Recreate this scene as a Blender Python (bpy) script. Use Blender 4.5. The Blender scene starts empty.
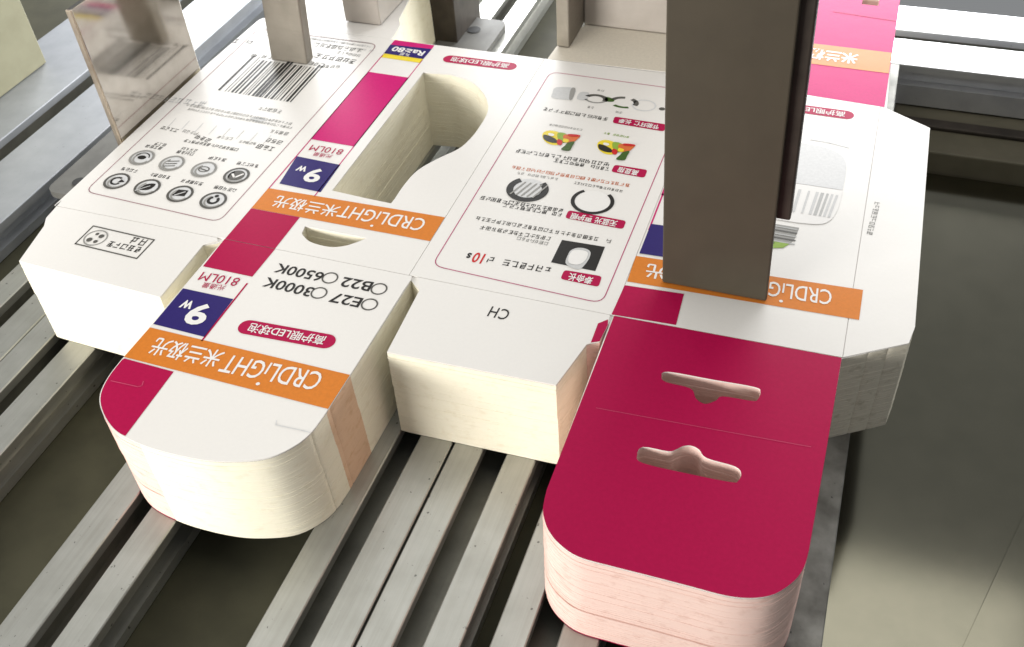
import bpy, bmesh, math, random
from mathutils import Vector, Matrix
from mathutils.geometry import tessellate_polygon

random.seed(7)
scn = bpy.context.scene
COL = scn.collection

# ------------------------------------------------------------------ units
# u runs along the row of carton panels, v along the rails (towards the viewer),
# z is height; one unit is the width of a carton panel (62 mm).
S = 0.062
H = 0.525                       # height of the stack of blanks, in panel widths


def W(u, v, z=0.0):
    """panel units (z = 0 on the top sheet) -> metres (z = 0 on the rails)"""
    return Vector((u * S, -v * S, (z + H) * S))


# ------------------------------------------------------------------ camera
CAM = (2.75026384, -3.38066282, 3.01408709)
CR = ((0.94279841, 0.32901733, -0.05365407),
      (0.19313361, -0.67027316, -0.71654261),
      (-0.27171781, 0.66519283, -0.69547677))
FPX = 981.4356771
cd = bpy.data.cameras.new('camera')
cam = bpy.data.objects.new('camera', cd)
COL.objects.link(cam)
cd.sensor_width = 36.0
cd.lens = FPX / 1024 * 36.0
cd.clip_start = 0.005
cd.clip_end = 50
right, down, fwd = (Vector(r) for r in CR)
rot = Matrix((right, -down, -fwd)).transposed()
mw = rot.to_4x4()
mw.translation = Vector((CAM[0] * S, CAM[1] * S, (CAM[2] + H) * S))
cam.matrix_world = mw
cd.dof.use_dof = True
cd.dof.focus_distance = 0.285
cd.dof.aperture_fstop = 45
scn.camera = cam


def un(px, py, z=0.0):
    """where a sight line of the survey meets the level z, in panel units"""
    a = (px - 512) / FPX
    b = (py - 323.5) / FPX
    d = right * a + down * b + fwd
    t = (z - CAM[2]) / d.z
    return (CAM[0] + t * d.x, -(CAM[1] + t * d.y))


# ------------------------------------------------------------------ light
world = bpy.data.worlds.new('World')
scn.world = world
world.use_nodes = True
bg = world.node_tree.nodes['Background']
bg.inputs['Color'].default_value = (0.95, 0.98, 1.0, 1)
bg.inputs['Strength'].default_value = 0.25
scn.view_settings.view_transform = 'Standard'
scn.view_settings.look = 'None'
scn.view_settings.exposure = 0
scn.view_settings.gamma = 1


def lamp(name, pos, target, size, size_y, power, color):
    l = bpy.data.lights.new(name, 'AREA')
    l.shape = 'RECTANGLE'
    l.size, l.size_y = size * S, size_y * S
    l.energy = power
    l.color = color
    o = bpy.data.objects.new(name, l)
    COL.objects.link(o)
    p, t = W(*pos), W(*target)
    o.location = p
    o.rotation_euler = (t - p).to_track_quat('-Z', 'Y').to_euler()
    return o


lamp('ceiling_light', (0.6, -1.35, 6.0), (0.6, -1.349, 0), 11.0, 6.0, 1.15, (1.0, 0.99, 0.95))
lamp('window_light', (0.0, -10.0, 1.75), (0.8, -1.6, 0.9), 16.0, 3.2, 15.0, (0.97, 0.985, 1.0))
lamp('front_light', (-3.2, 7.6, 1.5), (1.2, 0.5, -0.3), 4.5, 2.0, 3.9, (1.0, 0.975, 0.92))

# ------------------------------------------------------------------ materials


def mat(name):
    m = bpy.data.materials.new(name)
    m.use_nodes = True
    return m, m.node_tree, m.node_tree.nodes['Principled BSDF']


def coords(nt, scale):
    tc = nt.nodes.new('ShaderNodeTexCoord')
    mp = nt.nodes.new('ShaderNodeMapping')
    mp.inputs['Scale'].default_value = scale
    nt.links.new(tc.outputs['Object'], mp.inputs['Vector'])
    return mp.outputs['Vector']


def noise(nt, vec, scale, detail=4, rough=0.6):
    n = nt.nodes.new('ShaderNodeTexNoise')
    n.inputs['Scale'].default_value = scale
    n.inputs['Detail'].default_value = detail
    n.inputs['Roughness'].default_value = rough
    nt.links.new(vec, n.inputs['Vector'])
    return n.outputs['Fac']


def ramp(nt, fac, stops):
    r = nt.nodes.new('ShaderNodeValToRGB')
    while len(r.color_ramp.elements) < len(stops):
        r.color_ramp.elements.new(0.5)
    for e, (p, c) in zip(r.color_ramp.elements, stops):
        e.position = p
        e.color = (*c, 1)
    nt.links.new(fac, r.inputs['Fac'])
    return r.outputs['Color']


def mix(nt, a, b, fac, mode='MULTIPLY'):
    m = nt.nodes.new('ShaderNodeMix')
    m.data_type = 'RGBA'
    m.blend_type = mode
    if isinstance(fac, float):
        m.inputs['Factor'].default_value = fac
    else:
        nt.links.new(fac, m.inputs['Factor'])
    nt.links.new(a, m.inputs['A'])
    nt.links.new(b, m.inputs['B'])
    return m.outputs['Result']


def bump(nt, bs, fac, strength, dist):
    b = nt.nodes.new('ShaderNodeBump')
    b.inputs['Strength'].default_value = strength
    b.inputs['Distance'].default_value = dist
    nt.links.new(fac, b.inputs['Height'])
    nt.links.new(b.outputs['Normal'], bs.inputs['Normal'])


def ink(name, col, rough=0.42, spec=0.14, vary=0.06):
    """printing ink on coated board"""
    m, nt, bs = mat(name)
    n = noise(nt, coords(nt, (1, 1, 1)), 900, 3, 0.7)
    lo = tuple(c * (1 - vary) for c in col)
    hi = tuple(min(1, c * (1 + vary)) for c in col)
    nt.links.new(ramp(nt, n, [(0.3, lo), (0.7, hi)]), bs.inputs['Base Color'])
    bs.inputs['Roughness'].default_value = rough
    bs.inputs['Specular IOR Level'].default_value = spec
    n2 = noise(nt, coords(nt, (1, 1, 1)), 120, 3, 0.5)
    bump(nt, bs, n2, 0.12, 0.0004)
    return m


WHITE = ink('coated_white_board', (0.785, 0.755, 0.715), 0.40, 0.4, vary=0.012)
PINKL = ink('worn_magenta_crease', (0.55, 0.06, 0.14))
SHADED = ink('white_board_painted_shade', (0.66, 0.60, 0.50), 0.6, 0.2)  # white board turned tan: shade on the far flap put into its colour
MAGENTA = ink('magenta_ink', (0.41, 0.0045, 0.062), 0.5, 0.07)
MAGENTA_LIT = ink('magenta_ink_painted_glare', (0.56, 0.011, 0.155), 0.5, 0.08)  # same magenta print at the far end, its glare put into the colour
ORANGE = ink('orange_ink', (0.64, 0.195, 0.022))
PURPLE = ink('deep_blue_violet_ink', (0.022, 0.012, 0.13))
YELLOW = ink('yellow_ink', (0.80, 0.62, 0.04))
BLACK = ink('black_ink', (0.022, 0.02, 0.018))
DGREY = ink('dark_grey_ink', (0.10, 0.095, 0.085))
GREY = ink('grey_ink', (0.30, 0.29, 0.27))
LGREY = ink('light_grey_ink', (0.56, 0.555, 0.545))
PALE = ink('pale_grey_ink', (0.655, 0.65, 0.645))
WINK = ink('unprinted_lettering', (0.80, 0.775, 0.745), vary=0.01)
RED = ink('red_ink', (0.55, 0.02, 0.02))
ORED = ink('orange_red_ink', (0.65, 0.15, 0.04))
GREEN = ink('green_ink', (0.05, 0.11, 0.02))
LGREEN = ink('light_green_ink', (0.26, 0.40, 0.05))
FRAME = ink('thin_rose_line_ink', (0.33, 0.16, 0.18))
FRAMEP = ink('thin_magenta_line_ink', (0.45, 0.06, 0.16))


def edge_paper(name, col, dark, streak, dirt=0.55):
    """cut edges of many sheets: fine level streaks and smudges"""
    m, nt, bs = mat(name)
    n1 = noise(nt, coords(nt, (0.4, 0.4, 2600)), 1.0, 3, 0.6)
    n2 = noise(nt, coords(nt, (260, 260, 420)), 1.0, 4, 0.6)
    c1 = ramp(nt, n1, [(0.28, dark), (0.62, col)])
    c2 = ramp(nt, n2, [(0.30, streak), (0.46, (1, 1, 1))])
    nt.links.new(mix(nt, c1, c2, dirt), bs.inputs['Base Color'])
    bs.inputs['Roughness'].default_value = 0.85
    bs.inputs['Specular IOR Level'].default_value = 0.15
    return m


E_CREAM = edge_paper('cut_edge_cream', (0.85, 0.805, 0.665), (0.835, 0.787, 0.64), (0.88, 0.85, 0.79))
E_PINK = edge_paper('cut_edge_pink_stained', (0.82, 0.61, 0.545), (0.80, 0.585, 0.52), (0.80, 0.70, 0.67))
E_ORANGE = edge_paper('cut_edge_orange_stained', (0.73, 0.52, 0.37), (0.69, 0.47, 0.32), (0.8, 0.7, 0.6))
E_GREY = edge_paper('cut_edge_grey', (0.66, 0.62, 0.52), (0.635, 0.595, 0.50), (0.62, 0.6, 0.55), 0.6)  # greyer, darker cut edge along the glue flap


def metal(name, col, dark, rough, rough2, stretch, metallic=1.0, bstr=0.15, spots=0.0, spec=0.5, streak=None):
    m, nt, bs = mat(name)
    n1 = noise(nt, coords(nt, stretch), 1.0, 5, 0.65)
    n2 = noise(nt, coords(nt, (90, 90, 90)), 1.0, 4, 0.55)
    c = ramp(nt, n2, [(0.32, dark), (0.62, col)])
    if spots:
        n3 = noise(nt, coords(nt, (800, 600, 800)), 1.0, 2, 0.5)
        c = mix(nt, c, ramp(nt, n3, [(0.72, (1, 1, 1)), (0.76, (1 - spots,) * 3)]), 1.0)
    if streak:
        n4 = noise(nt, coords(nt, streak), 1.0, 4, 0.7)
        c = mix(nt, c, ramp(nt, n4, [(0.35, (.925, .92, .91)), (0.60, (1, 1, 1))]), 1.0)
    nt.links.new(c, bs.inputs['Base Color'])
    bs.inputs['Metallic'].default_value = metallic
    bs.inputs['Specular IOR Level'].default_value = spec
    r = nt.nodes.new('ShaderNodeMapRange')
    r.inputs['To Min'].default_value = rough
    r.inputs['To Max'].default_value = rough2
    nt.links.new(n1, r.inputs['Value'])
    nt.links.new(r.outputs['Result'], bs.inputs['Roughness'])
    bump(nt, bs, n1, bstr, 0.0002)
    return m


ALU = metal('worn_anodised_aluminium', (0.42, 0.42, 0.39), (0.37, 0.37, 0.34), 0.34, 0.48, (900, 25, 900), 0.75, 0.25, 0.6, 0.5, (1500, 14, 1500))
ALU_D = metal('speckled_dull_aluminium', (0.30, 0.295, 0.27), (0.13, 0.125, 0.11), 0.45, 0.7, (900, 25, 900), 0.5, 0.3, 0.75)
ALU_IN = metal('dark_slot_aluminium', (0.24, 0.235, 0.20), (0.17, 0.165, 0.14), 0.45, 0.6, (900, 25, 900), 0.6)  # darker than the lands, for the inside of the grooves
BEAM = metal('bright_beam_aluminium', (0.42, 0.435, 0.46), (0.37, 0.385, 0.41), 0.48, 0.58, (700, 40, 700), 0.7, 0.2, 0.25)
BEAMX = metal('bright_cross_beam_aluminium', (0.66, 0.66, 0.67), (0.58, 0.58, 0.60), 0.34, 0.46, (40, 700, 700), 0.7, 0.2, 0.35)
STEEL = metal('brushed_steel', (0.29, 0.262, 0.22), (0.24, 0.216, 0.18), 0.42, 0.6, (60, 60, 900), 0.7, 0.3)
STEEL_P = metal('pale_ground_steel', (0.48, 0.44, 0.40), (0.43, 0.39, 0.35), 0.45, 0.6, (60, 60, 700), 0.4, 0.2)
DARK = metal('dark_oxidised_steel', (0.074, 0.062, 0.044), (0.067, 0.056, 0.040), 0.45, 0.60, (500, 500, 40), 0.10, 0.15, 0.0, 0.2)
DARKB = metal('brown_oxidised_steel', (0.066, 0.054, 0.044), (0.040, 0.033, 0.027), 0.45, 0.65, (400, 400, 40), 0.5, 0.2, 0.0, 0.3)
MIRROR = metal('polished_steel', (0.58, 0.545, 0.50), (0.48, 0.445, 0.40), 0.05, 0.15, (60, 60, 200), 1.0, 0.0)
COPPER = metal('sheared_steel_edge', (0.52, 0.44, 0.35), (0.34, 0.28, 0.22), 0.3, 0.5, (900, 900, 900), 1.0)
BED = metal('dull_olive_grey_tray', (0.062, 0.059, 0.038), (0.05, 0.048, 0.031), 0.6, 0.75, (30, 60, 30), 0.0, 0.1, 0.0, 0.12)
CAB = metal('painted_cabinet_sheet', (0.55, 0.52, 0.37), (0.50, 0.475, 0.335), 0.45, 0.55, (200, 200, 200), 0.0, 0.15, 0.0, 0.3)
SHEET = metal('satin_olive_steel_sheet', (0.27, 0.255, 0.195), (0.25, 0.238, 0.182), 0.12, 0.16, (30, 12, 30), 1.0, 0.0)
STOPM = metal('pale_olive_paint', (0.34, 0.325, 0.22), (0.30, 0.285, 0.19), 0.45, 0.55, (200, 200, 200), 0.0, 0.15, 0.0, 0.3)
MGREY = ink('middle_grey_ink', (0.44, 0.435, 0.42))
CABTOP = metal('greasy_cabinet_top', (0.115, 0.102, 0.070), (0.098, 0.088, 0.060), 0.5, 0.62, (40, 60, 40), 0.1, 0.1, 0.0, 0.3)
BRACKET = metal('grey_bracket_steel', (0.15, 0.147, 0.135), (0.11, 0.107, 0.098), 0.6, 0.75, (300, 60, 300), 0.2, 0.25, 0.3)
HOLE = metal('bolt_hole_black', (0.01, 0.01, 0.01), (0.006, 0.006, 0.006), 0.6, 0.7, (1, 1, 1), 0.0)

# ------------------------------------------------------------------ object helpers


def tag(o, label=None, cat=None, group=None, kind=None):
    if label:
        o['label'] = label
    if cat:
        o['category'] = cat
    if group:
        o['group'] = group
    if kind:
        o['kind'] = kind
    return o


def empty(name, loc):
    o = bpy.data.objects.new(name, None)
    o.empty_display_size = 0.01
    o.location = loc
    COL.objects.link(o)
    return o


def link(name, verts, faces, mats, idx, parent=None, smooth=False):
    me = bpy.data.meshes.new(name)
    off = parent.matrix_world.translation.copy() if parent else Vector()
    if parent and parent.type == 'EMPTY':
        off = Vector(parent.location)
    elif parent:
        off = Vector(parent['origin_off']) if 'origin_off' in parent else Vector()
    me.from_pydata([v - off for v in verts], [], faces)
    for m in mats:
        me.materials.append(m)
    for p, i in zip(me.polygons, idx):
        p.material_index = i
        p.use_smooth = smooth
    me.update()
    o = bpy.data.objects.new(name, me)
    COL.objects.link(o)
    if parent:
        o.parent = parent
    return o


class Build:
    """collects polygons into one mesh object"""

    def __init__(self):
        self.v, self.f, self.i, self.m = [], [], [], []

    def mi(self, m):
        if m not in self.m:
            self.m.append(m)
        return self.m.index(m)

    def poly(self, pts, m):
        b = len(self.v)
        self.v += pts
        self.f.append(list(range(b, b + len(pts))))
        self.i.append(self.mi(m))

    def box(self, u0, u1, v0, v1, z0, z1, m, bev=0.006, lean=0.0, leanv=0.0):
        """box with chamfered edges, optionally leaning with height"""
        bm = bmesh.new()
        bmesh.ops.create_cube(bm, size=1)
        for q in bm.verts:
            q.co = Vector((u0 + (q.co.x + .5) * (u1 - u0), v0 + (q.co.y + .5) * (v1 - v0), z0 + (q.co.z + .5) * (z1 - z0)))
        if bev:
            bmesh.ops.bevel(bm, geom=bm.edges[:], offset=bev, segments=2, affect='EDGES', profile=0.5)
        b = len(self.v)
        for q in bm.verts:
            self.v.append(W(q.co.x + lean * (q.co.z - z0), q.co.y + leanv * (q.co.z - z0), q.co.z))
        bm.verts.index_update()
        for fc in bm.faces:
            self.f.append([b + q.index for q in fc.verts][::-1])   # v is mirrored
            self.i.append(self.mi(m))
        bm.free()

    def done(self, name, parent=None, smooth=False):
        return link(name, self.v, self.f, self.m, self.i, parent, smooth)


INKZ = 0.0009                    # thickness of one ink layer, in panel widths


class Print(Build):
    """ink on the top sheet: flat polygons a hair above the board"""

    def area(self, uv, m, layer=0):
        z = INKZ * (layer + 1)
        pts = [W(u, v, z) for u, v in uv]
        a = sum(p.x * q.y - q.x * p.y for p, q in zip(pts, pts[1:] + pts[:1]))
        self.poly(pts if a > 0 else pts[::-1], m)

    def quad(self, uv, m, layer=0):
        self.area(uv, m, layer)

    def line(self, pts, w, m, layer=0, closed=False):
        n = len(pts)
        segs = [(pts[i], pts[(i + 1) % n]) for i in range(n if closed else n - 1)]
        for (a, b) in segs:
            dx, dy = b[0] - a[0], b[1] - a[1]
            L = math.hypot(dx, dy) or 1e-9
            ex, ey = dx / L * w * .5, dy / L * w * .5
            nx, ny = -dy / L * w * .5, dx / L * w * .5
            self.area([(a[0] - ex * .5 + nx, a[1] - ey * .5 + ny), (b[0] + ex * .5 + nx, b[1] + ey * .5 + ny),
                       (b[0] + ex * .5 - nx, b[1] + ey * .5 - ny), (a[0] - ex * .5 - nx, a[1] - ey * .5 - ny)], m, layer)

    def disc(self, c, r, m, layer=0, n=28, rv=None, a0=0, a1=360):
        rv = rv or r
        k = [math.radians(a0 + (a1 - a0) * i / n) for i in range(n if a1 - a0 == 360 else n + 1)]
        self.area([(c[0] + r * math.cos(t), c[1] + rv * math.sin(t)) for t in k], m, layer)

    def ring(self, c, r, w, m, layer=0, n=32, a0=0, a1=360, rv=None):
        rv = rv or r
        for i in range(n):
            t0 = math.radians(a0 + (a1 - a0) * i / n)
            t1 = math.radians(a0 + (a1 - a0) * (i + 1) / n)
            q = []
            for t, rr in ((t0, 1), (t1, 1), (t1, 1 - w / r), (t0, 1 - w / r)):
                q.append((c[0] + r * rr * math.cos(t), c[1] + rv * rr * math.sin(t)))
            self.area(q, m, layer)

    def text(self, s, start, end, h, m, layer=1, bold=0.0, shear=0.0, spacing=1.0):
        """lettering from start to end (middle of the line), h tall; its top faces the viewer"""
        cu = bpy.data.curves.new('lettering', 'FONT')
        cu.body = s
        cu.offset = bold
        cu.shear = shear
        cu.space_character = spacing
        cu.resolution_u = 3
        ob = bpy.data.objects.new('lettering', cu)
        COL.objects.link(ob)
        dg = bpy.context.evaluated_depsgraph_get()
        me = bpy.data.meshes.new_from_object(ob.evaluated_get(dg))
        xs = [q.co.x for q in me.vertices]
        ys = [q.co.y for q in me.vertices]
        if xs:
            x0, x1, y0, y1 = min(xs), max(xs), min(ys), max(ys)
            du, dv = end[0] - start[0], end[1] - start[1]
            L = math.hypot(du, dv)
            ux, uy = du / L, dv / L
            nx, ny = uy, -ux                # reading direction -u: letter tops towards +v
            b = len(self.v)
            z = INKZ * (layer + 1)
            for q in me.vertices:
                a = (q.co.x - x0) / (x1 - x0) * L
                c = ((q.co.y - y0) / max(1e-6, y1 - y0) - .5) * h
                self.v.append(W(start[0] + ux * a + nx * c, start[1] + uy * a + ny * c, z))
            for p in me.polygons:
                vs = [b + k for k in p.vertices]
                n = (self.v[vs[1]] - self.v[vs[0]]).cross(self.v[vs[2]] - self.v[vs[0]])
                self.f.append(vs if n.z > 0 else vs[::-1])
                self.i.append(self.mi(m))
        bpy.data.objects.remove(ob)
        bpy.data.curves.remove(cu)
        bpy.data.meshes.remove(me)

    def fine(self, p, q, h, m, layer=0, fill=0.85, word=5):
        """a line of print too small to read: strokes of tiny characters"""
        du, dv = q[0] - p[0], q[1] - p[1]
        L = math.hypot(du, dv)
        ux, uy = du / L, dv / L
        nx, ny = uy, -ux
        a = 0.0
        k = 0
        while a < L - h * .5:
            k += 1
            cw = h * random.uniform(.78, 1.0)
            if random.random() < max(fill, .97):
                w = h * .13
                x0, x1 = a + random.uniform(0, .15) * cw, a + random.uniform(.82, 1) * cw
                rs = []
                for y in random.choice(((-.4, .4), (-.42, 0, .42), (-.1, .42), (-.42, -.05, .2, .45), (-.4, .1))):
                    k0, k1 = random.choice(((0, 1), (0, 1), (.25, 1), (0, .7)))
                    rs.append((x0 + (x1 - x0) * k0, x0 + (x1 - x0) * k1, y * h - w / 2, y * h + w / 2))
                for x in random.choice(((.5,), (.1, .9), (.1, .5, .9), (.3, .8), (.2,))):
                    y0, y1 = random.choice(((-.5, .5), (-.5, .5), (-.5, .1), (-.1, .5)))
                    xx = x0 + (x1 - x0) * x
                    rs.append((xx - w / 2, xx + w / 2, y0 * h, y1 * h))
                for (s0, s1, t0, t1) in rs:
                    self.area([(p[0] + ux * q0 + nx * q1, p[1] + uy * q0 + ny * q1) for q0, q1 in ((s0, t0), (s1, t0), (s1, t1), (s0, t1))], m, layer)
            a += cw * 1.12


def rounded(c00, c10, c11, c01, r, n=5):
    """quad given by corners in order, with rounded corners"""
    pts = [c00, c10, c11, c01]
    out = []
    for i in range(4):
        a, b, c = Vector(pts[i - 1]), Vector(pts[i]), Vector(pts[(i + 1) % 4])
        d0, d1 = (a - b).normalized() * r, (c - b).normalized() * r
        for k in range(n + 1):
            t = k / n
            q = (b + d0) * (1 - t) ** 2 + b * 2 * t * (1 - t) + (b + d1) * t ** 2
            out.append((q.x, q.y))
    return out


def smooth_path(pts, n=4, closed=False):
    """Catmull-Rom through points"""
    out = []
    N = len(pts)
    rng = range(N if closed else N - 1)
    for i in rng:
        p0 = pts[i - 1] if (closed or i) else pts[i]
        p1, p2 = pts[i], pts[(i + 1) % N]
        p3 = pts[(i + 2) % N] if (closed or i + 2 < N) else p2
        for k in range(n):
            t = k / n
            out.append(tuple(.5 * (2 * p1[j] + (p2[j] - p0[j]) * t + (2 * p0[j] - 5 * p1[j] + 4 * p2[j] - p3[j]) * t * t
                                   + (3 * p1[j] - p0[j] - 3 * p2[j] + p3[j]) * t ** 3) for j in (0, 1)))
    if not closed:
        out.append(pts[-1])
    return out


def I(*pts, z=0.0):
    return [un(x, y, z) for x, y in pts]


# ------------------------------------------------------------------ machine below and behind
bed = Build()
bed.box(-9, 1.85, -14, 3.2, -.90, -.742, BED, 0.0)
bed.box(1.85, 3.09, -3.10, 3.2, -.90, -.742, BED, 0.0)
tag(bed.done('machine_bed'), kind='structure')

VF = 0.285                      # front face of the cabinet
cabo = empty('machine_cabinet', W(5, VF - 1.5, -1.5))
b = Build(); b.box(3.12, 8.2, -4.6, -2.62, -1.495, -.84, CABTOP, .012); b.done('rear_panel', cabo)
b = Build(); b.box(3.12, 8.2, -2.61, 3.2, -1.495, -1.0, SHEET, .004); b.done('top_sheet', cabo)
b = Build()
ZS = -.955
e0, e1 = un(1024, 515, ZS), un(963, 647, ZS)
ex = lambda v: e0[0] + (e1[0] - e0[0]) * (v - e0[1]) / (e1[1] - e0[1])
pl4 = [(ex(-.6), -.6), (8.1, -.6), (8.1, 3.1), (ex(3.1), 3.1)]
tp4, bt4 = [W(u, v, ZS) for u, v in pl4], [W(u, v, -.999) for u, v in pl4]
b.poly(tp4[::-1], SHEET)
for k in range(4):
    j = (k + 1) % 4
    b.poly([tp4[k], tp4[j], bt4[j], bt4[k]], SHEET)
b.done('corner_plate', cabo)
tag(cabo, 'olive grey sheet metal cabinet with a smooth dull shine, right of the rails', 'cabinet')


def rail(u0, u1, g0, g1, v0, v1, label, mt=ALU, zt=-H, depth=.21, group='slotted aluminium rails under the cartons', along='v'):
    """T-slot extrusion: two lands with an undercut groove between them"""
    root = empty('aluminium_rail', W((u0 + u1) / 2, (v0 + v1) / 2, zt - depth) if along == 'v' else W((v0 + v1) / 2, (u0 + u1) / 2, zt - depth))
    c = .005
    lip = .05
    cav = .05
    dp = .17
    prof = [(u0, zt - depth), (u0, zt - c), (u0 + c, zt), (g0 - c, zt), (g0, zt - c), (g0, zt - lip), (g0 - cav, zt - lip - .01),
            (g0 - cav, zt - dp), (g1 + cav, zt - dp), (g1 + cav, zt - lip - .01), (g1, zt - lip), (g1, zt - c), (g1 + c, zt),
            (u1 - c, zt), (u1, zt - c), (u1, zt - .055), (u1 - .07, zt - .058), (u1 - .07, zt - .15), (u1, zt - .153), (u1, zt - depth)]
    P = (lambda a, v, z: W(a, v, z)) if along == 'v' else (lambda a, v, z: W(v, a, z))

    def seg(k0, k1, m, name):
        bb = Build()
        for k in range(k0, k1):
            a, d = prof[k], prof[k + 1]
            q = [P(a[0], v0, a[1]), P(d[0], v0, d[1]), P(d[0], v1, d[1]), P(a[0], v1, a[1])]
            bb.poly(q, m)
        if name == 'profile':
            for v in (v0, v1):
                left = [P(x, v, z) for x, z in prof[0:8]]
                rightp = [P(x, v, z) for x, z in prof[8:20]]
                bb.poly(left + [P(prof[7][0], v, zt - depth)], m)
                bb.poly(rightp + [P(prof[8][0], v, zt - depth)], m)
        return bb
    body = seg(0, 5, mt, 'profile')
    o2 = seg(10, 19, mt, 'part')
    off = len(body.v)
    body.v += o2.v
    body.f += [[k + off for k in f] for f in o2.f]
    body.i += o2.i
    o = body.done('profile', root)
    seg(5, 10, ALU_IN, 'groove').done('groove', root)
    tag(root, label, 'rail', group)
    return root


rail(-1.542, -1.106, -1.39, -1.279, -4.6, 2.9, 'slotted aluminium rail left of the barcode flap, outer one of two touching rails')
rail(-1.10, -.67, -.95, -.843, -4.6, 2.9, 'slotted aluminium rail under the stamped white flap, touching the outermost rail')
rail(-.06, .355, .107, .205, -4.8, 2.9, 'slotted aluminium rail under the magenta corner of the rounded orange-banded flap')
rail(.958, 1.362, 1.102, 1.203, -4.6, 2.9, 'slotted aluminium rail coming out between the rounded flap and the CH flap')
rail(1.374, 1.765, 1.513, 1.626, -3.14, 2.9, 'slotted aluminium rail under the middle of the CH flap')
rail(1.875, 2.275, 2.008, 2.122, -3.14, 2.9, 'slotted aluminium rail vanishing under the left side of the magenta tab')
rail(2.66, 3.085, 2.80, 2.915, -3.14, 2.9, 'darker slotted aluminium rail with speckled grime, right of the magenta tab', ALU_D)

# wide beam at the far left and the cross beam behind on the right
rail(-3.24, -1.915, -2.55, -2.38, -6.0, 4.2, 'wide pale aluminium beam with one groove at the far left', BEAM, group='aluminium beams of the machine frame')
rail(-4.02, -3.15, -3.64, -3.51, 1.9, 9.0, 'pale aluminium cross beam behind the pink flap at upper right', BEAMX, group='aluminium beams of the machine frame', depth=.30, along='u')

# brown ledge bar below the cross beam
b = Build()
b.box(3.12, 9, -2.98, -2.88, -.837, -.81, DARKB, .008)
tag(b.done('ledge_bar'), 'thin dark bar running below the pale cross beam at right', 'bar')


def foot(u0, u1, v0, v1, z0, z1, hole, label, r=.08):
    """flat steel foot plate with a bolt hole"""
    root = empty('foot_plate', W((u0 + u1) / 2, (v0 + v1) / 2, z0))
    b = Build()
    ou = rounded((u0, v0), (u1, v0), (u1, v1), (u0, v1), r)
    top = [W(u, v, z1) for u, v in ou]
    bot = [W(u, v, z0) for u, v in ou]
    b.poly(top[::-1], BRACKET)
    n = len(ou)
    for k in range(n):
        j = (k + 1) % n
        b.poly([top[k], top[j], bot[j], bot[k]], BRACKET)
    b.done('plate', root)
    h = Build()
    cx, cy, rr = hole
    h.poly([W(cx + rr * math.cos(-a * .2618), cy + rr * math.sin(-a * .2618), z1 + .004) for a in range(24)], HOLE)
    h.done('bolt_hole', root)
    tag(root, label, 'bracket', 'flat bracket feet bolted to the frame')


foot(-1.80, -1.10, -1.2, -.27, -H + .004, -H + .05, (*un(79, 182, -H + .05), .042), 'grey foot plate with black bolt hole left of the barcode panel')
foot(-.12, .285, -3.02, -2.45, -H + .004, -H + .05, (*un(474, 30, -H + .05), .05), 'grey foot plate with bolt hole beside the brown upright bar')

# upright plates and bars
b = Build()
pl = empty('guide_plate', W(-1.075, -.75, -H + .06))
b.box(-1.086, -1.056, -1.12, -.30, -H + .06, .79, MIRROR, .004)
b.done('plate', pl)
b = Build(); b.box(-1.087, -1.055, -.299, -.286, -H + .06, .79, COPPER, .004); b.done('cut_edge', pl)
tag(pl, 'polished upright steel plate mirroring the barcode at left', 'plate', 'upright metal plates around the cartons')

b = Build()
b.box(-3.0, -2.93, -1.69, -.40, -H + .004, 1.1, STOPM, .006)
tag(b.done('stop_plate'), 'pale olive upright plate at the upper left corner on the wide beam', 'plate', 'upright metal plates around the cartons')


def bar(u0, u1, v0, v1, z0, z1, m, label, name='press_bar', lean=0.0, leanv=0.0, cat='bar', bev=.008):
    b = Build()
    b.box(u0, u1, v0, v1, z0, z1, m, bev, lean, leanv)
    return tag(b.done(name), label, cat, 'upright metal bars above the cartons')


bar(-.658, -.404, -1.40, -1.318, .004, 2.6, STEEL, 'narrow flat steel bar standing on the barcode', lean=.08)
bar(-.425, -.168, -2.60, -1.893, .004, 2.6, STEEL_P, 'pale square steel bar behind the barcode panel')
bar(-.33, .035, -3.1, -2.62, -H + .004, 2.6, DARKB, 'dark brown upright bar behind the deep blue corner print')
pb = empty('press_bar', W(2.38, .03, .004))
b = Build(); b.box(2.144, 2.612, .018, .058, .004, 3.0, DARK, .007, -.042); b.done('front_plate', pb)
b = Build(); b.box(2.17, 2.650, -.06, .015, .43, 3.0, DARKB, .008, -.042); b.done('backing_bar', pb)
tag(pb, 'large dark upright steel bar in front of the bulb picture', 'bar', 'upright metal bars above the cartons')
ab = empty('corner_bracket', W(1.4, -2.2, 0))
b = Build(); b.box(1.03, 1.112, -2.30, -1.90, .004, 2.4, STEEL, .008); b.done('side_plate', ab)
b = Build(); b.box(1.115, 2.05, -2.30, -2.21, .004, 2.4, STEEL_P, .008); b.done('front_plate', ab)
tag(ab, 'pale steel angle of two upright plates behind the lettered panel', 'bracket', 'upright metal plates around the cartons')

# ------------------------------------------------------------------ the die-cut outline
# each run of points carries the stain or tone of the cut edges below it
UF = (1.0, 1.985, 2.965)        # fold lines between the panels
VT, VB = -1.745, .325           # folds at the far and near ends of the panels
C, K, O, G = E_CREAM, E_PINK, E_ORANGE, E_GREY

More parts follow.
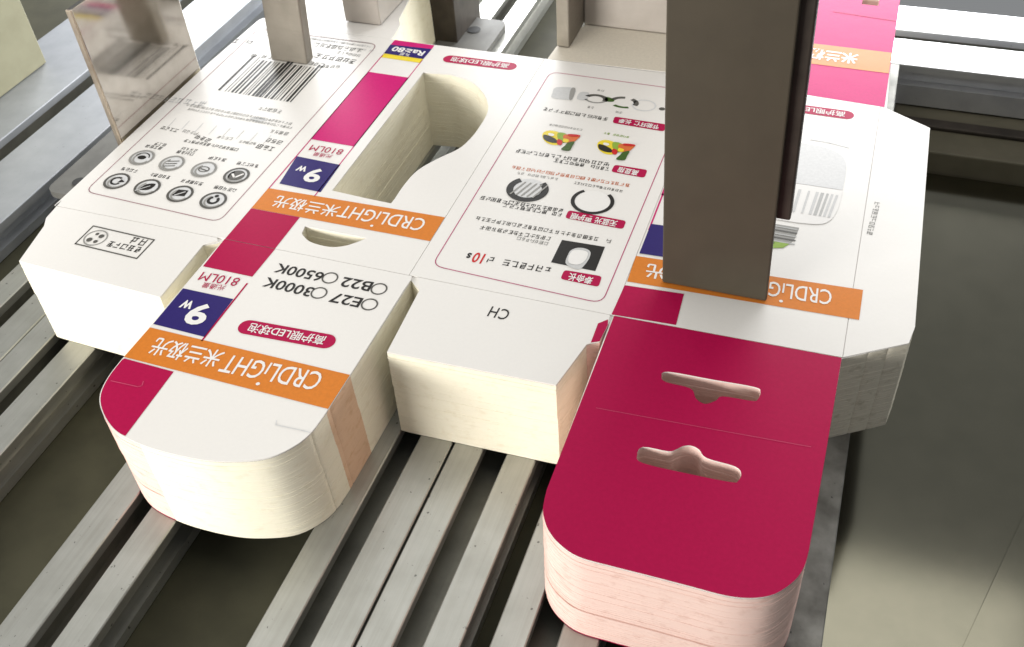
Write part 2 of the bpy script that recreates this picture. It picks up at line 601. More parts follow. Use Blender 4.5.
dust1 = [un(62, 200), un(46, 218), un(44, 226), un(19, 261), un(160, 297), un(203, 245), un(217, 242.5)]
tongue = smooth_path([(-.003, 1.19), un(108, 377), un(100, 394), un(101, 409), un(110, 425.5), un(125, 437),
                      un(158, 450), un(205, 460), un(242, 461), un(271, 457), un(296, 445), un(311, 432.5), un(321, 419.5), (1.011, 1.20)], 4)
tuck_r = [un(350, 375), un(411, 279.5)]
dust3 = [un(419.5, 290), un(387, 352), un(556, 385), un(586.5, 344.5), un(590.5, 343), un(599.5, 341.5), un(608, 325)]
tab = smooth_path([un(546.6, 490), un(543, 508), un(544.5, 520), un(549.5, 532), un(560, 544.5), un(578.6, 556.8), un(612, 566.2), un(650, 575.8), un(690, 586.2), un(726, 595.6), un(752, 598), un(774.6, 594), un(794, 581), un(804, 567), un(809, 550)], 4)
glue = [un(842, 358), un(909, 343), un(915, 327), un(930, 128), un(887, 108.5)]
topflap4 = [(2.985, -2.2), (2.985, -3.35), (2.0, -3.35), (1.995, VT)]
top3 = [(1.93, VT - .03), (1.90, -2.6), (1.15, -2.6), un(584, 25.5), un(556.5, 46.5), un(548, 58)]
top1 = [(-.03, VT - .02), un(396, 32), un(400, 25), un(399, 19), (-.142, -2.30), (-.16, -3.0), (-.86, -3.0), (-.90, -1.92)]
p1_tl = smooth_path([un(280, 15.5), un(262, 18.5), un(255, 23)], 4)
p1_l = [(-1.04, -1.2), (-1.04, .25)]

RUNS = [(p1_l, C), (dust1, C), ([(-.006, .33)], C), ([(-.003, 1.0)], C), (tongue[:22], K), (tongue[22:-1], C), (tongue[-1:], O), (tuck_r[:1], C),
        ([(1.016, .80)], C), (tuck_r[1:], C), (dust3[:3], C), (dust3[3:], K), ([(1.983, .335)], K), (tab, K), ([un(826, 452)], K), (glue, G),
        (topflap4, C), (top3, C), ([(1.0, VT), (.0, VT)], C), (top1, C), (p1_tl, C)]


NICKS = [un(311, 432.5), un(328, 409), un(866, 352.6), un(889, 347.5)]


def dense(runs, step=.03, nicks=()):
    """evenly refined closed outline: points and the edge material of each stretch"""
    pts, mats = [], []
    flat = [(p, m) for r, m in runs for p in r]
    for k, (p, m) in enumerate(flat):
        q = flat[(k + 1) % len(flat)][0]
        L = math.dist(p, q)
        n = max(1, int(L / step))
        for t in range(n):
            pts.append((p[0] + (q[0] - p[0]) * t / n, p[1] + (q[1] - p[1]) * t / n))
            mats.append(m)
    for c in nicks:
        k = min(range(len(pts)), key=lambda i: math.dist(pts[i], c))
        a, b = pts[k - 1], pts[(k + 1) % len(pts)]
        dx, dy = b[0] - a[0], b[1] - a[1]
        L = math.hypot(dx, dy)
        ex, ey = dx / L, dy / L
        p = pts[k]
        ox, oy = (-ey, ex) if NICKSIDE else (ey, -ex)
        pts[k:k + 1] = [(p[0] - ex * .007, p[1] - ey * .007), (p[0] + ox * .0032, p[1] + oy * .0032), (p[0] + ex * .007, p[1] + ey * .007)]
        mats[k:k + 1] = [mats[k]] * 3
    return pts, mats


NICKSIDE = False


OUT, OUTM = dense(RUNS, .03, NICKS)

# holes through every sheet
win_raw = [un(423.4, 72.3), un(332, 190.5), un(362, 197.3), un(391, 203.4)] + \
    smooth_path([un(394.5, 199), un(405, 183.8), un(417.7, 170.3), un(436, 159.5), un(458.5, 148.8), un(470, 139), un(478, 129), un(486.5, 115),
                 un(488, 104.4), un(483, 92.5), un(471, 81.5), un(450, 74.2)], 4)
thumb = [un(305, 226.2), *smooth_path([un(301.5, 233.5), un(310, 241.7), un(329, 246.8), un(344, 246), un(356.6, 242.2), un(367, 238)], 4)]
slot_a = smooth_path([un(668, 371.8), un(712, 379.5), un(754.5, 387), un(760.3, 392), un(758, 399), un(752, 400.8), un(723, 396.3), un(716, 400.5), un(705, 403.8),
                      un(696, 398.5), un(690.6, 388.5), un(666, 382), un(661.6, 376.5)], 4, True)
slot_b = smooth_path([un(643, 447), un(668, 451.3), un(676, 449.5), un(683, 446.2), un(691, 445.7), un(699, 449.5), un(706.6, 458), un(735, 466.5), un(741.2, 474),
                      un(738, 480.8), un(731, 482), un(690, 474), un(643, 463), un(637.2, 455)], 4, True)
HOLES = [(win_raw, C), (thumb, C), (slot_a, K), (slot_b, K)]
slot_top = [(2.76, -2.97), (2.86, -2.97), (2.86, -2.885), (2.76, -2.885)]
HOLES.append((slot_top, K))


def cap(loops, z, m, flip=False):
    """flat face bounded by loops (first is the outline, the others are holes)"""
    bm = bmesh.new()
    for lp in loops:
        vs = [bm.verts.new(W(u, v, z)) for u, v in lp]
        for k in range(len(vs)):
            bm.edges.new((vs[k], vs[(k + 1) % len(vs)]))
    bmesh.ops.triangle_fill(bm, edges=bm.edges[:], use_beauty=True, use_dissolve=False)
    bm.verts.index_update()
    v = [q.co.copy() for q in bm.verts]
    f = []
    for fc in bm.faces:
        ids = [q.index for q in fc.verts]
        f.append(ids if fc.normal.z > 0 else ids[::-1])
    bm.free()
    return v, f


def normals2d(pts):
    out = []
    n = len(pts)
    a = sum(p[0] * q[1] - q[0] * p[1] for p, q in zip(pts, pts[1:] + pts[:1]))
    sg = 1 if a > 0 else -1
    for k in range(n):
        p, q = pts[k - 1], pts[(k + 1) % n]
        dx, dy = q[0] - p[0], q[1] - p[1]
        L = math.hypot(dx, dy) or 1e-9
        out.append((dy / L * sg, -dx / L * sg))
    return out


TS = .0066                       # thickness of one sheet
st = Build()
NL = 78
zs = [-TS - (H - TS - .002) * k / NL for k in range(NL + 1)]
jit = []
du = dv = 0.0
for k in range(NL):
    if random.random() < .10:
        du, dv = random.gauss(0, .0014), random.gauss(0, .0014)
    jit.append((du + random.gauss(0, .0004), dv + random.gauss(0, .0004), random.gauss(0, .0003)))
for k in (51, 52):
    jit[k] = (jit[k][0], jit[k][1], -.007)
for lp, mm, hole in [(OUT, OUTM, False)] + [(dense([(h, m)])[0], m, True) for h, m in HOLES]:
    n = len(lp)
    nr = normals2d(lp)
    wob = [random.gauss(0, 1) for _ in range(n)]
    base = len(st.v)
    for k in range(NL):
        jx, jy, gr = jit[k]
        # sheets flare out a little towards the bottom of the stack
        of = [(gr if (mm[q] is K if not hole else False) or gr > -.004 else 0) + random.gauss(0, .00015) + (0 if hole else .010 * (k / NL)) for q in range(n)]
        for z in (zs[k], zs[k + 1]):
            for q in range(n):
                st.v.append(W(lp[q][0] + jx + nr[q][0] * of[q], lp[q][1] + jy + nr[q][1] * of[q], z))
    for r in range(NL * 2 - 1):
        for q in range(n):
            j = (q + 1) % n
            a, b2 = base + r * n + q, base + r * n + j
            fc = [a, b2, b2 + n, a + n]
            st.f.append(fc if hole else fc[::-1])
            st.i.append(st.mi(mm if hole else MAGENTA if (r >= NL * 2 - 3 and mm[q] is K) else mm[q]))
v, f = cap([OUT] + [dense([(h, m)])[0] for h, m in HOLES], -TS - .0002, WHITE)
off = len(st.v)
st.v += v
st.f += [[k + off for k in t] for t in f]
st.i += [st.mi(WHITE)] * len(f)
stack = st.done('carton_stack', None, True)
stack.data.set_sharp_from_angle(angle=math.radians(32))
tag(stack, 'thick stack of die-cut cream carton blanks lying on the rails under the printed sheet', 'carton stack')

# ------------------------------------------------------------------ the printed top blank
blank = empty('carton_blank', W(1.0, -.7, 0))
tag(blank, 'printed light bulb carton blank, topmost sheet of the stack, white with magenta and orange', 'carton')


def sheet(name, loops, m=WHITE, label=None):
    """one panel of the blank: a thin sheet with real cut edges"""
    b = Build()
    v, f = cap(loops, 0, m)
    b.v += v
    b.f += f
    b.i += [b.mi(m)] * len(f)
    for lp in loops:
        n = len(lp)
        for k in range(n):
            p, q = lp[k], lp[(k + 1) % n]
            b.poly([W(*p, 0), W(*q, 0), W(*q, -TS), W(*p, -TS)], WHITE)
    o = b.done(name, blank)
    o['origin_off'] = tuple(blank.location)
    if label:
        o['label'] = label
    return o


CG = .0014                       # half of a crease
# barcode panel (far left)
left_panel = sheet('side_panel', [[(-1.04, VB - CG), (-1.04, -1.2)] + p1_tl[::-1] + [(-.9, VT), (-CG, VT), (-CG, VB - CG)]],
                   label='white side panel with barcode, table of figures and eight round icons')
front_a = sheet('front_panel', [[(CG, VT), (1.0 - CG, VT), (1.0 - CG, VB - CG), (CG, VB - CG)], win_raw, thumb],
                label='front panel with a bulb-shaped window cut through it')
info = sheet('side_panel', [[(1.0 + CG, VT), (UF[1] - CG, VT), (UF[1] - CG, VB - CG), (1.0 + CG, VB - CG)]],
             label='white side panel with magenta tags, bulb pictures and text')
front_b = sheet('front_panel', [[(UF[1] + CG, VT), (UF[2] - CG, VT + .06), (UF[2] - CG, .305), (UF[1] + CG, VB - CG)]],
                label='front panel with a light bulb picture behind the dark bar')
glue_p = sheet('glue_flap', [[(UF[2] + CG, .305), *glue[1:], (UF[2] + CG, VT + .06)]], label='slanted white glue flap at the right end')
stamp_flap = sheet('dust_flap', [[(-1.035, VB + CG), *dust1[:-1], (-.03, VB + CG + .02), (-.045, VB + CG)]], label='white flap with a small stamped box')
tuck = sheet('tuck_flap', [[(CG - .006, VB + CG), (-.003, 1.19), *tongue[1:-1], (1.011, 1.20), tuck_r[0], (1.018, .42), tuck_r[1], (1.015, VB + CG)]],
             label='rounded tuck flap with an orange band')
ch_flap = sheet('dust_flap', [[(1.04, VB + CG), *dust3, (UF[1] - .012, VB + CG)]], label='plain white flap with the letters CH')
tab_loop = [(UF[1] + .006, VB + CG), *tab, un(826, 452), un(841.5, 359.5), (UF[2] - .004, .31)]
hang = sheet('hang_tab', [tab_loop, slot_a, slot_b], MAGENTA, label='magenta hang tab with two hanger slots')
far_flap = sheet('dust_flap', [[(-.9, VT - CG)] + top1[::-1][0:7] + [(-.03, VT - CG)]], label='white flap at the far end of the barcode panel')
far_info = sheet('dust_flap', [[(1.02, VT - CG), *top3[::-1], ]], SHADED, label='white flap under the steel angle, tan from painted shade')
LIT_FLAP = MAGENTA_LIT
cr = Print()
cr.line([un(596, 408), un(700, 427), un(811, 447)], .003, PINKL)
cr.done('crease', hang)
top_pink = sheet('top_flap', [[(UF[1] + .02, VT - CG), (2.0, -3.35), (2.985, -3.35), (2.985, VT + .06 - CG)], slot_top], LIT_FLAP, label='pink flap with an orange band at the far end')

# pattern colours on the edge of the stack print
# ---- barcode panel print
fr = Print()
L, R_, T, B = -.955, -.085, -1.665, .185
rf = rounded((L, T), (R_, T), un(219, 222), un(85, 191.5), .06)
fr.line(rf, .005, FRAME, 0, True)
fr.done('panel_frame', left_panel)

bc = Print()
c_tl, c_tr, c_bl, c_br = (-.805, -1.308), (-.30, -1.303), (-.805, -.918), (-.295, -.905)
x = 0.0
rb = random.Random(31)
mod = 1 / 95
widths = []
pat = [(1, 1, 1), (1, 1, 1)]
tone = [DGREY, DGREY, BLACK, DGREY, GREY, BLACK]
pos = 0
black_bars = [(0, 3), (9, 1), (13, 1), (17, 3), (22, 2), (27, 3), (33, 1), (36, 1), (39, 2), (44, 3), (48, 4), (53, 3), (57, 1), (60, 3), (65, 1), (68, 3), (73, 1), (76, 1),
              (80, 2), (85, 1), (88, 3), (93, 1.6)]
for k, (p, w) in enumerate(black_bars):
    a0, a1 = p / 95, (p + w) / 95
    longer = .035 if k in (0, 1, 10, 11, 20, 21) else 0
    pt = lambda t: (c_tl[0] + (c_tr[0] - c_tl[0]) * t, c_tl[1] + (c_tr[1] - c_tl[1]) * t - longer)
    pb = lambda t: (c_bl[0] + (c_br[0] - c_bl[0]) * t, c_bl[1] + (c_br[1] - c_bl[1]) * t)
    bc.area([pt(a0), pt(a1), pb(a1), pb(a0)], BLACK if w > 1 else DGREY)
bc.fine((-.30, -1.345), (-.82, -1.35), .038, DGREY)
bc.done('barcode', left_panel)

fp = Print()
fp.fine(un(252, 43), un(230, 40.5), .05, DGREY)
fp.fine(un(355, 62), un(312, 54.5), .05, DGREY)
fp.fine(un(340, 67), un(318, 66), .035, GREY)
fp.fine(un(362, 51), un(312, 44), .045, GREY, 0, .5)
fp.fine(un(366, 46), un(312, 38.5), .02, LGREY)
fp.fine(un(360, 56), un(336, 52), .03, GREY, 0, .6)
for y in (28, 31.5, 35):
    fp.fine(un(374, y + 16), un(262, y), .018, LGREY)
fp.fine(un(206, 104), un(158, 98), .05, LGREY)
fp.fine(un(282, 112), un(258, 107.5), .035, GREY)
for dy, hh in ((0, .022), (4, .02)):
    fp.fine(un(292, 124 + dy), un(188, 105 + dy), hh, GREY)
fp.disc(un(258, 119.5), .05, LGREY, 0, 20, .02)
for k in range(8):
    px = 176 + k * 13.6
    fp.line([un(px, 118.5 + k * 2.4), un(px - 8, 127 + k * 2.4)], .004, LGREY)
for (x0, y0, x1, y1, h, m) in ((178, 131, 162, 127.5, .03, DGREY), (198, 134, 184, 131, .028, GREY), (210, 141, 197, 136.5, .035, DGREY), (233, 139, 216, 137, .025, GREY),
                               (256, 144, 240, 141.5, .022, GREY), (274, 149.5, 258, 146, .04, DGREY), (288, 134, 270, 131, .03, GREY), (282, 143, 268, 140, .035, DGREY)):
    fp.fine(un(x0, y0), un(x1, y1), h, m)
fp.fine(un(238, 150), un(182, 140), .026, DGREY, 0, .95)
fp.done('fine_print', left_panel)

ICU = (-.838, -.640, -.432, -.226)
for row, cv in enumerate((-.178, .050)):
    for k, cu_ in enumerate(ICU):
        ic = Print()
        c = (cu_ - .004 * row, cv + .004 * k)
        dark = (row, k) in ((0, 3),)
        ic.disc(c, .070, LGREY, 0, 32)
        ic.disc((c[0] + .006, c[1] - .004), .054, PALE, 1, 28)
        ic.ring(c, .072, .014, DGREY if (row or dark) else GREY, 1, 36)
        ic.ring((c[0] + .006, c[1] + .008), .052, .010, GREY, 2, 28, 20, 230)
        s = BLACK if (row or dark or k == 0) else DGREY
        if (row, k) == (0, 0):
            ic.disc(c, .026, s, 2, 20, .018); ic.ring(c, .045, .007, s, 3, 20, 190, 350)
        elif (row, k) == (0, 1):
            for t in (-.02, .004, .026):
                ic.line([(c[0] - .03, c[1] + t + .01), (c[0] + .03, c[1] + t - .008)], .007, s, 2)
        elif (row, k) == (0, 2):
            ic.ring(c, .034, .008, s, 2, 20, rv=.026); ic.line([(c[0] - .02, c[1]), (c[0] + .03, c[1] + .01)], .008, s, 3)
        elif (row, k) == (0, 3):
            ic.disc(c, .046, DGREY, 2, 24); ic.line([(c[0] + .03, c[1] - .02), (c[0], c[1] + .022), (c[0] - .028, c[1] - .006)], .012, WINK, 3)
        elif (row, k) == (1, 0):
            ic.ring(c, .036, .012, s, 2, 20, 30, 300); ic.area([(c[0] + .02, c[1] - .02), (c[0] + .05, c[1] - .002), (c[0] + .012, c[1] + .012)], s, 3)
        elif (row, k) == (1, 1):
            ic.area(smooth_path([(c[0] - .03, c[1] + .03), (c[0] - .02, c[1] - .02), (c[0] + .03, c[1] - .035), (c[0] + .024, c[1] + .016)], 4, True), s, 2)
            ic.line([(c[0] - .045, c[1] + .045), (c[0] + .01, c[1] - .012)], .006, LGREY, 3)
        elif (row, k) == (1, 2):
            ic.area([(c[0] - .036, c[1] + .026), (c[0] - .026, c[1] - .03), (c[0] + .03, c[1] - .036), (c[0] + .036, c[1] + .014)], s, 2)
            ic.line([(c[0] - .02, c[1] + .02), (c[0] + .02, c[1] - .02)], .008, LGREY, 3)
        else:
            ic.ring(c, .034, .016, s, 2, 22, -60, 240); ic.disc((c[0], c[1] - .036), .012, s, 3, 12)
        # its caption of two tiny lines
        w = .062 if k else .05
        ic.fine((c[0] + w + .01, c[1] - .108), (c[0] - w + .01, c[1] - .108), .027, BLACK, 0, 1.0, 9)
        if row == 0 and k < 2:
            ic.fine((c[0] + w * .9 + .02, c[1] - .142), (c[0] - w * .7 + .02, c[1] - .142), .026, DGREY, 0, 1.0, 9)
        ic.done('round_icon', left_panel)

# ---- stamped flap
sp = Print()
sp.line(I((93.4, 226), (154.3, 240), (136.8, 258.6), (75.2, 243.7)), .008, DGREY, 0, True)
cc = un(95.7, 237.9)
sp.ring(cc, .062, .008, GREY, 0, 28)
for (a, b2, r) in ((.022, -.018, .015), (-.022, .022, .016), (.018, .026, .012), (-.01, -.028, .01)):
    sp.disc((cc[0] + a, cc[1] + b2), r, DGREY, 1, 12)
sp.fine(un(141, 250.3), un(105.7, 243), .04, BLACK, 0, 1.0, 12)
sp.fine(un(146, 243), un(131, 240), .05, DGREY, 0, 1.0, 9)
sp.done('stamp', stamp_flap)


def lettering_band(par, corners, p_c, p_t, p_m, p_g, h):
    """orange band with the bulb maker's name in white"""
    b = Print()
    b.area(corners, ORANGE, 0)
    b.text('CRDL\u0131GHT', p_c, p_t, h, WINK, 1, .004, 0, 1.0)
    # the dot under the upside-down i
    du, dv = p_t[0] - p_c[0], p_t[1] - p_c[1]
    q = (p_c[0] + du * .545, p_c[1] + dv * .545 + h * .72)
    b.disc(q, h * .085, WINK, 1, 12)
    b.text('\u7c73\u5170\u6781\u5149', p_m, p_g, h * 1.0, WINK, 1, .010, 0, 1.0)
    b.done('brand_band', par)


lettering_band(front_a, [(.0, -.112), (1.0 - CG, -.128), (1.0 - CG, .066), (.0, .066)], un(424, 225.5), un(340, 211), un(338, 212), un(274.5, 201), .098)
lettering_band(tuck, I((150, 327.5), (350, 375), (328, 409), (124, 357)), un(320, 382), un(223.5, 363), un(220.5, 360), un(152.5, 345.5), .105)
lettering_band(front_b, I((636, 256), (863, 290), (859, 320), (627, 281.5)), un(831.5, 298), un(744, 285), un(737, 283.5), un(646, 270.5), .10)


def wattage(par, purple, p9, pw, h9, white, p810, h8, plum, hl):
    b = Print()
    b.area(purple, PURPLE, 0)
    b.text('9', p9[0], p9[1], h9, WINK, 1, .03)
    b.text('w', pw[0], pw[1], h9 * .38, WINK, 1, .02)
    b.done('wattage_badge', par)
    b = Print()
    b.text('810LM', p810[0], p810[1], h8, MAGENTA, 1, 0.0)
    b.text('\u5149\u901a\u91cf', plum[0], plum[1], hl, MAGENTA, 1, 0.0)
    b.done('lumen_mark', par)


wattage(front_a, I((296.8, 156.3), (340.3, 165), (320.6, 192.3), (279.4, 183.6)), (un(321.5, 176.5), un(305.5, 174.5)), (un(307, 169.5), un(297, 168)), .125, None,
        (un(342.5, 152.5), un(310.5, 147.5)), .052, (un(332, 157), un(313.5, 154)), .034)
wattage(tuck, I((183, 288.4), (233.3, 299.2), (204.6, 337), (153.2, 324)), (un(208.5, 315.5), un(187.5, 313)), (un(193, 305.5), un(181.5, 303.5)), .14, None,
        (un(238.5, 282.5), un(200.5, 276)), .058, (un(225, 288.5), un(202.5, 285)), .036)

# colour strip of the windowed front panel
cs = Print()
cs.area([(.002, -1.338), (.275, -1.334), (.275, -.582), (.002, -.586)], MAGENTA_LIT, 0)
cs.area(I((395, 40), (434.5, 45.5), (431.8, 49.2), (390.6, 44.8)), MAGENTA_LIT, 0)
cs.area(I((390.4, 44.8), (431.8, 49.2), (423.3, 59.2), (384.2, 53.5)), PURPLE, 1)
cs.area(I((384.2, 53.5), (423.3, 59.2), (420, 63), (381.2, 57.3)), YELLOW, 0)
cs.text('Ra\u226580', un(424, 54), un(392.5, 48.8), .06, WINK, 2, .03)
cs.fine(un(410, 55.5), un(398, 53.5), .035, WINK, 2, 1.0, 9)
for u in (.004, .272):
    cs.line([(u, -1.55), (u, -.112)], .006, MAGENTA_LIT, 0)
cs.done('colour_strip', front_a)
cs = Print()
cs.area([(.0, .068), (.283, .068), (.283, VB - CG), (.0, VB - CG)], MAGENTA, 0)
cs.done('colour_strip', front_a)
cs = Print()
cs.area([(-.002, VB + CG), (.285, VB + CG), un(252.3, 276.8), un(203, 266.3)], MAGENTA, 0)
cs.line([(.281, .59), (.281, .985)], .009, MAGENTA, 0)
cs.done('colour_strip', tuck)
cs = Print()
tl = [p for p in tongue if p[0] < .255 and p[1] > 1.185]
cs.area([(p[0] + .004, p[1] - .002) for p in tongue[:23] if p[0] < .27] + [un(125.4, 436), un(173.7, 371.8), un(124.5, 358.5)], MAGENTA, 0)
cs.done('colour_corner', tuck)


def pill(par, a, c, h, s, m=MAGENTA, b=.01):
    p = Print()
    du, dv = c[0] - a[0], c[1] - a[1]
    L = math.hypot(du, dv)
    ux, uy = du / L, dv / L
    nx, ny = -uy, ux
    r = h / 2
    out = []
    for k in range(13):
        t = math.pi / 2 + math.pi * k / 12
        out.append((a[0] + ux * (r + r * math.cos(t)) + nx * r * math.sin(t), a[1] + uy * (r + r * math.cos(t)) + ny * r * math.sin(t)))
    for k in range(13):
        t = -math.pi / 2 + math.pi * k / 12
        out.append((c[0] + ux * (-r + r * math.cos(t)) + nx * r * math.sin(t), c[1] + uy * (-r + r * math.cos(t)) + ny * r * math.sin(t)))
    p.area(out, m, 0)
    q0 = (c[0] - ux * L * .105, c[1] - uy * L * .105)
    q1 = (a[0] + ux * L * .105, a[1] + uy * L * .105)
    p.text(s, q0, q1, h * .66, WINK, 1, b)
    p.done('pill_label', par)


PT = '\u9ad8\u62a4\u773cLED\u7403\u6ce1'
pill(tuck, un(239, 325.5), un(335, 343), .088, PT)
pill(front_a, un(443.5, 58.2), un(516.5, 67.2), .085, PT)
pill(front_b, un(770, 104.5), un(854, 116), .085, PT)

# fitting and colour temperature choices on the tuck flap
tx = Print()
KX = .022
tx.text('6500K', un(322.5, 277.5), un(275.5, 267.5), .066, BLACK, 0, .016)
tx.text('3000K', un(312, 292.5), un(264, 281.5), .066, BLACK, 0, .016)
tx.text('B22', un(371.5, 287), un(341.5, 281.5), .066, BLACK, 0, .016)
tx.text('E27', un(361, 303), un(331, 297), .066, BLACK, 0, .016)
for q in ((330, 278), (319, 293), (379, 289), (369.5, 304.5)):
    tx.ring(un(*q), .040, .008, DGREY, 0, 28)
tx.done('choice_boxes', tuck)
tl2 = Print()
tl2.line([un(276, 425), un(302, 430.5), un(310, 432.5)], .004, PALE)
tl2.line([un(276, 425), un(276.5, 420.5)], .004, PALE)
tl2.done('lock_slit', tuck)
tl2 = Print()
tl2.line([un(111, 381), un(138, 387), un(142, 386), un(143.5, 381.5)], .0045, PINKL, 1)
tl2.done('lock_slit', tuck)

ch = Print()
ch.text('CH', un(508.5, 315.5), un(489.5, 311.2), .068, BLACK, 0, .004, 0, 1.1)
ch.done('letters', ch_flap)
mb = Print()
mb.area([un(598, 323.5), un(608, 319.5), un(608, 325), un(599.5, 341.5), un(590.8, 342.6)], MAGENTA, 0)
mb.done('colour_corner', ch_flap)

# ---- lettered side panel print
fr = Print()
rf = rounded((1.083, T + .06), (1.932, T + .07), un(602, 303.5), un(432, 265.5), .06)
fr.line(rf, .0048, FRAMEP, 0, True)
fr.done('panel_frame', info)


def label_tag(corners, s, p, q, h, b=.02):
    t = Print()
    t.area(rounded(*corners, .018), MAGENTA, 0)
    t.text(s, p, q, h, WINK, 1, b)
    t.done('label_tag', info)


label_tag(I((612.5, 123), (614.5, 116.6), (667, 124.6), (664, 131.6)), '\u8282\u80fd\u73af\u4fdd \u957f\u5bff', un(659, 127.6), un(619, 120.6), .046)
label_tag(I((611, 171.8), (614.5, 164.8), (647.6, 170), (644.4, 178)), '\u9ad8\u663e\u6307', un(638, 173.5), un(618, 169.6), .05)
label_tag(I((565, 218), (568.6, 210.3), (626.3, 221), (623, 229.3)), '\u65e0\u84dd\u5149 \u66f4\u62a4\u773c', un(617, 224.2), un(570.5, 215.8), .05)
label_tag(I((560.3, 279), (564.3, 270), (602, 276.4), (598.6, 287)), '\u5bff\u547d\u957f', un(592.5, 281), un(568.5, 276.5), .056)

tx = Print()
tx.fine(un(608, 119.5), un(543.5, 108.7), .032, DGREY, 0, .9, 4)
tx.fine(un(582.4, 130), un(548, 124.4), .018, GREY)
tx.fine(un(629, 137.4), un(602, 132.6), .018, LGREEN)
tx.fine(un(609.6, 164.8), un(516, 150.5), .032, BLACK, 0, .92, 7)
tx.fine(un(609.6, 169.5), un(554, 160.5), .028, BLACK, 0, .9, 4)
tx.fine(un(629.5, 185.6), un(511.6, 167), .026, ORED, 0, .95, 20)
tx.fine(un(558, 179.4), un(511.6, 172), .020, GREY)
tx.fine(un(622.8, 191.4), un(574, 182.7), .020, DGREY)
tx.fine(un(562.8, 211), un(482, 197.8), .030, BLACK, 0, .95, 9)
tx.fine(un(562, 215), un(502.5, 205), .028, BLACK, 0, .95, 20)
tx.fine(un(611, 241.6), un(477.6, 218.3), .028, DGREY, 0, .93, 9)
tx.fine(un(550.5, 239), un(479.3, 227), .028, DGREY, 0, .93, 6)
tx.fine(un(548, 244), un(514.5, 237.6), .024, GREY)
tx.fine(un(552.3, 271), un(488, 259.4), .042, BLACK, 0, .92, 7)
tx.text('10', un(483.5, 259), un(473, 257), .075, RED, 0, .02)
tx.text('s', un(471, 255.9), un(467, 255.2), .04, BLACK, 0, .03)
tx.done('fine_print', info)


def P(poly, m, layer=0, n=3):
    pic.area(smooth_path(I(*poly), n, True), m, layer)


# food pictures
for ox, oy in ((0, 0), (55, 9.5)):
    pic = Print()
    o = lambda *q: [(x + ox, y + oy) for x, y in q]
    P(o((543, 133), (550, 130.5), (560, 133), (563, 139), (558, 145), (549, 144), (543, 139)), YELLOW)
    P(o((543.5, 135), (549, 136), (556, 139.5), (557, 143), (550, 142.5), (544, 139.5)), BLACK, 1)
    P(o((549, 133.5), (554, 134.5), (553, 136.5), (548.5, 135.5)), WINK, 2)
    P(o((558, 133), (566, 134), (570, 140), (563, 143), (558, 139)), LGREEN, 1)
    P(o((558, 139.5), (562.5, 141.5), (561, 145.5), (557, 144)), RED, 2)
    P(o((564, 135), (579, 136), (578.5, 138.5), (572, 143), (565, 142)), ORED, 2)
    P(o((569, 134.5), (579.5, 135.5), (579, 137.2), (569, 136.6)), RED, 3)
    P(o((568, 143), (574.5, 142), (572, 147), (569.5, 151), (561, 150), (565, 146)), GREEN, 3)
    P(o((564, 139), (569, 140.5), (567, 143), (563, 142)), YELLOW, 3)
    pic.done('food_picture', info)

# row of lamp parts at the far end of the panel
pic = Print()
P([(556, 87.5), (575, 88.5), (573, 98), (570, 100), (552.5, 98), (552.5, 93)], LGREY)
P([(571, 89), (575.5, 89), (572, 99.5), (569, 99)], GREY, 1)
P([(580, 92.5), (589, 93), (586, 100), (577, 99)], LGREY)
pic.ring(un(595.8, 99), .072, .03, DGREY, 0, 28, 200, 380, .05)
pic.ring(un(595.8, 99), .066, .016, GREY, 0, 28, 20, 160, .045)
P([(606, 97), (612, 98.5), (614.5, 101), (611, 102), (605, 101)], GREEN)
pic.ring(un(624, 102.5), .085, .028, DGREY, 0, 28, 195, 265, .06)
pic.ring(un(624, 102.5), .085, .030, DGREY, 0, 28, 300, 380, .06)
pic.ring(un(624, 102.5), .085, .024, GREEN, 0, 28, 60, 130, .06)
pic.ring(un(644, 105.5), .07, .010, PALE, 0, 28, 0, 360, .06)
pic.disc(un(662, 109), .018, DGREY, 0, 16, .016)
pic.fine(un(604, 91), un(598, 90), .02, GREY)
pic.fine(un(594, 108), un(588, 107), .02, GREY)
pic.fine(un(622, 113), un(615, 111.5), .02, GREY)
pic.done('parts_picture', info)

# two bulbs in dark rings
for (cx, cy, w, hatch) in ((527.5, 189.5, .036, True), (592.5, 201.5, .020, False)):
    pic = Print()
    c = un(cx, cy)
    pic.disc(c, .094, PALE if hatch else WINK, 0, 36, .09)
    pic.ring(c, .110, w, BLACK, 1, 40, -50, 230, .105)
    if hatch:
        for k in range(5):
            t = -.06 + k * .03
            pic.line([(c[0] + t + .03, c[1] - .055), (c[0] + t - .012, c[1] + .06)], .009, GREY, 2)
    pic.done('bulb_picture', info)

pic = Print()
pic.area(I((562, 240), (605, 247), (595.3, 271.2), (551, 262.4)), BLACK, 0)
pic.area(smooth_path(I((568, 255), (571, 250.5), (578, 248), (586, 249), (590.5, 252.5), (589, 259), (584, 266), (579, 269.5), (571, 267.5), (565.5, 263)), 3, True), LGREY, 1)
pic.area(smooth_path(I((569, 256), (574, 250.5), (584, 251), (588, 254), (585, 261), (578, 265), (569, 263)), 3, True), WINK, 2)
pic.done('bulb_picture', info)

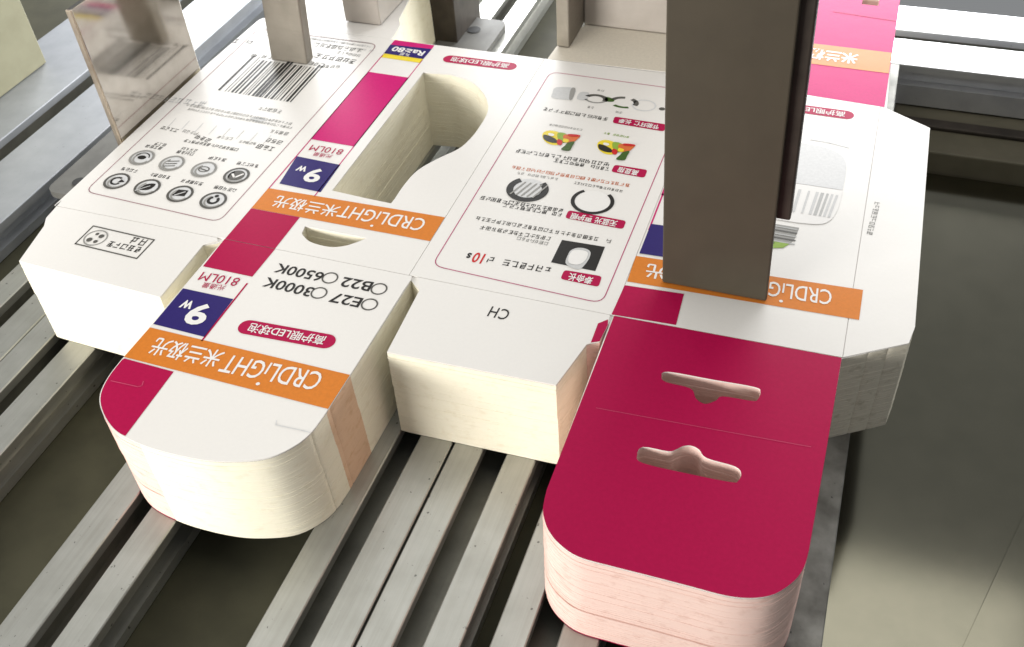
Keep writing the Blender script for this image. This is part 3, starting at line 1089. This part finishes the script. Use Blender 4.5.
# ---- right front panel print
cs = Print()
cs.area(I((624.7, 285.3), (684, 294), (676, 325), (611.5, 314.5)), MAGENTA, 0)
cs.area([(UF[1] + .005, -1.60), (2.26, -1.60), (2.26, -.586), (UF[1] + .005, -.586)], MAGENTA_LIT, 0)
cs.line([(UF[1] + .012, -.6), (UF[1] + .012, -.3)], .008, MAGENTA_LIT)
cs.area(I((651, 224), (700, 231), (690, 261), (639.3, 253.5)), PURPLE, 1)
cs.done('colour_strip', front_b)
bulb = Print()
uc = 2.54
half = [(.0, -1.225), (.16, -1.215), (.255, -1.175), (.295, -1.11), (.307, -1.02), (.307, -.86)]
bulb.area(smooth_path([(uc - a, v) for a, v in half[:0:-1]] + [(uc + a, v) for a, v in half], 5), PALE, 0)
sink = [(.307, -.855), (.30, -.70), (.275, -.60), (.225, -.555), (.12, -.54)]
so = smooth_path(sink, 5)
bulb.area([(uc + a, v) for a, v in so] + [(uc - a, v) for a, v in so[::-1]], WINK, 1)
for (a, w, m) in ((.035, .014, LGREY), (.07, .02, MGREY), (.105, .014, LGREY), (.15, .01, LGREY), (.19, .014, LGREY), (.215, .016, MGREY), (.24, .012, MGREY), (.262, .012, LGREY), (.285, .012, LGREY)):
    for sg in (-1, 1):
        bulb.area([(uc + sg * (a - w / 2), -.81), (uc + sg * (a + w / 2), -.81), (uc + sg * (a * .93 + w / 2), -.62 + .03 * (a < .1)), (uc + sg * (a * .93 - w / 2), -.62 + .03 * (a < .1))], m, 2)
bulb.area([(uc - .135, -.505), (uc + .142, -.505), (uc + .13, -.40), (uc + .10, -.355), (uc - .10, -.355), (uc - .13, -.40)], GREY, 0)
for k in range(5):
    y = -.495 + k * .028
    bulb.area([(uc - .14, y), (uc + .14, y + .004), (uc + .135, y + .013), (uc - .135, y + .009)], DGREY if k % 2 else MGREY, 1)
bulb.area([(uc - .10, -.365), (uc + .115, -.372), (uc + .09, -.335), (uc + .03, -.315), (uc - .05, -.315)], LGREEN, 1)
bulb.area([(uc - .08, -.36), (uc + .05, -.362), (uc + .02, -.33), (uc - .05, -.33)], GREEN, 2)
bulb.line([(uc + .10, -1.268), (uc + .2, -1.262), (uc + .30, -1.24)], .007, LGREY)
bulb.done('bulb_picture', front_b)
fp = Print()
fp.fine(un(877.5, 202), un(869.5, 234), .026, GREY, 0, 1)
fp.done('fine_print', glue_p)

tp = Print()
tp.area([(2.0, -2.31), (2.982, -2.30), (2.982, -2.055), (2.0, -2.07)], ORANGE, 0)
tp.text('\u7c73\u5170\u6781\u5149', (2.80, -2.175), (2.42, -2.185), .13, WINK, 1, .03)
tp.line([(2.6, -2.74), (2.985, -2.70)], .006, MAGENTA, 0)
tp.done('brand_band', top_pink)
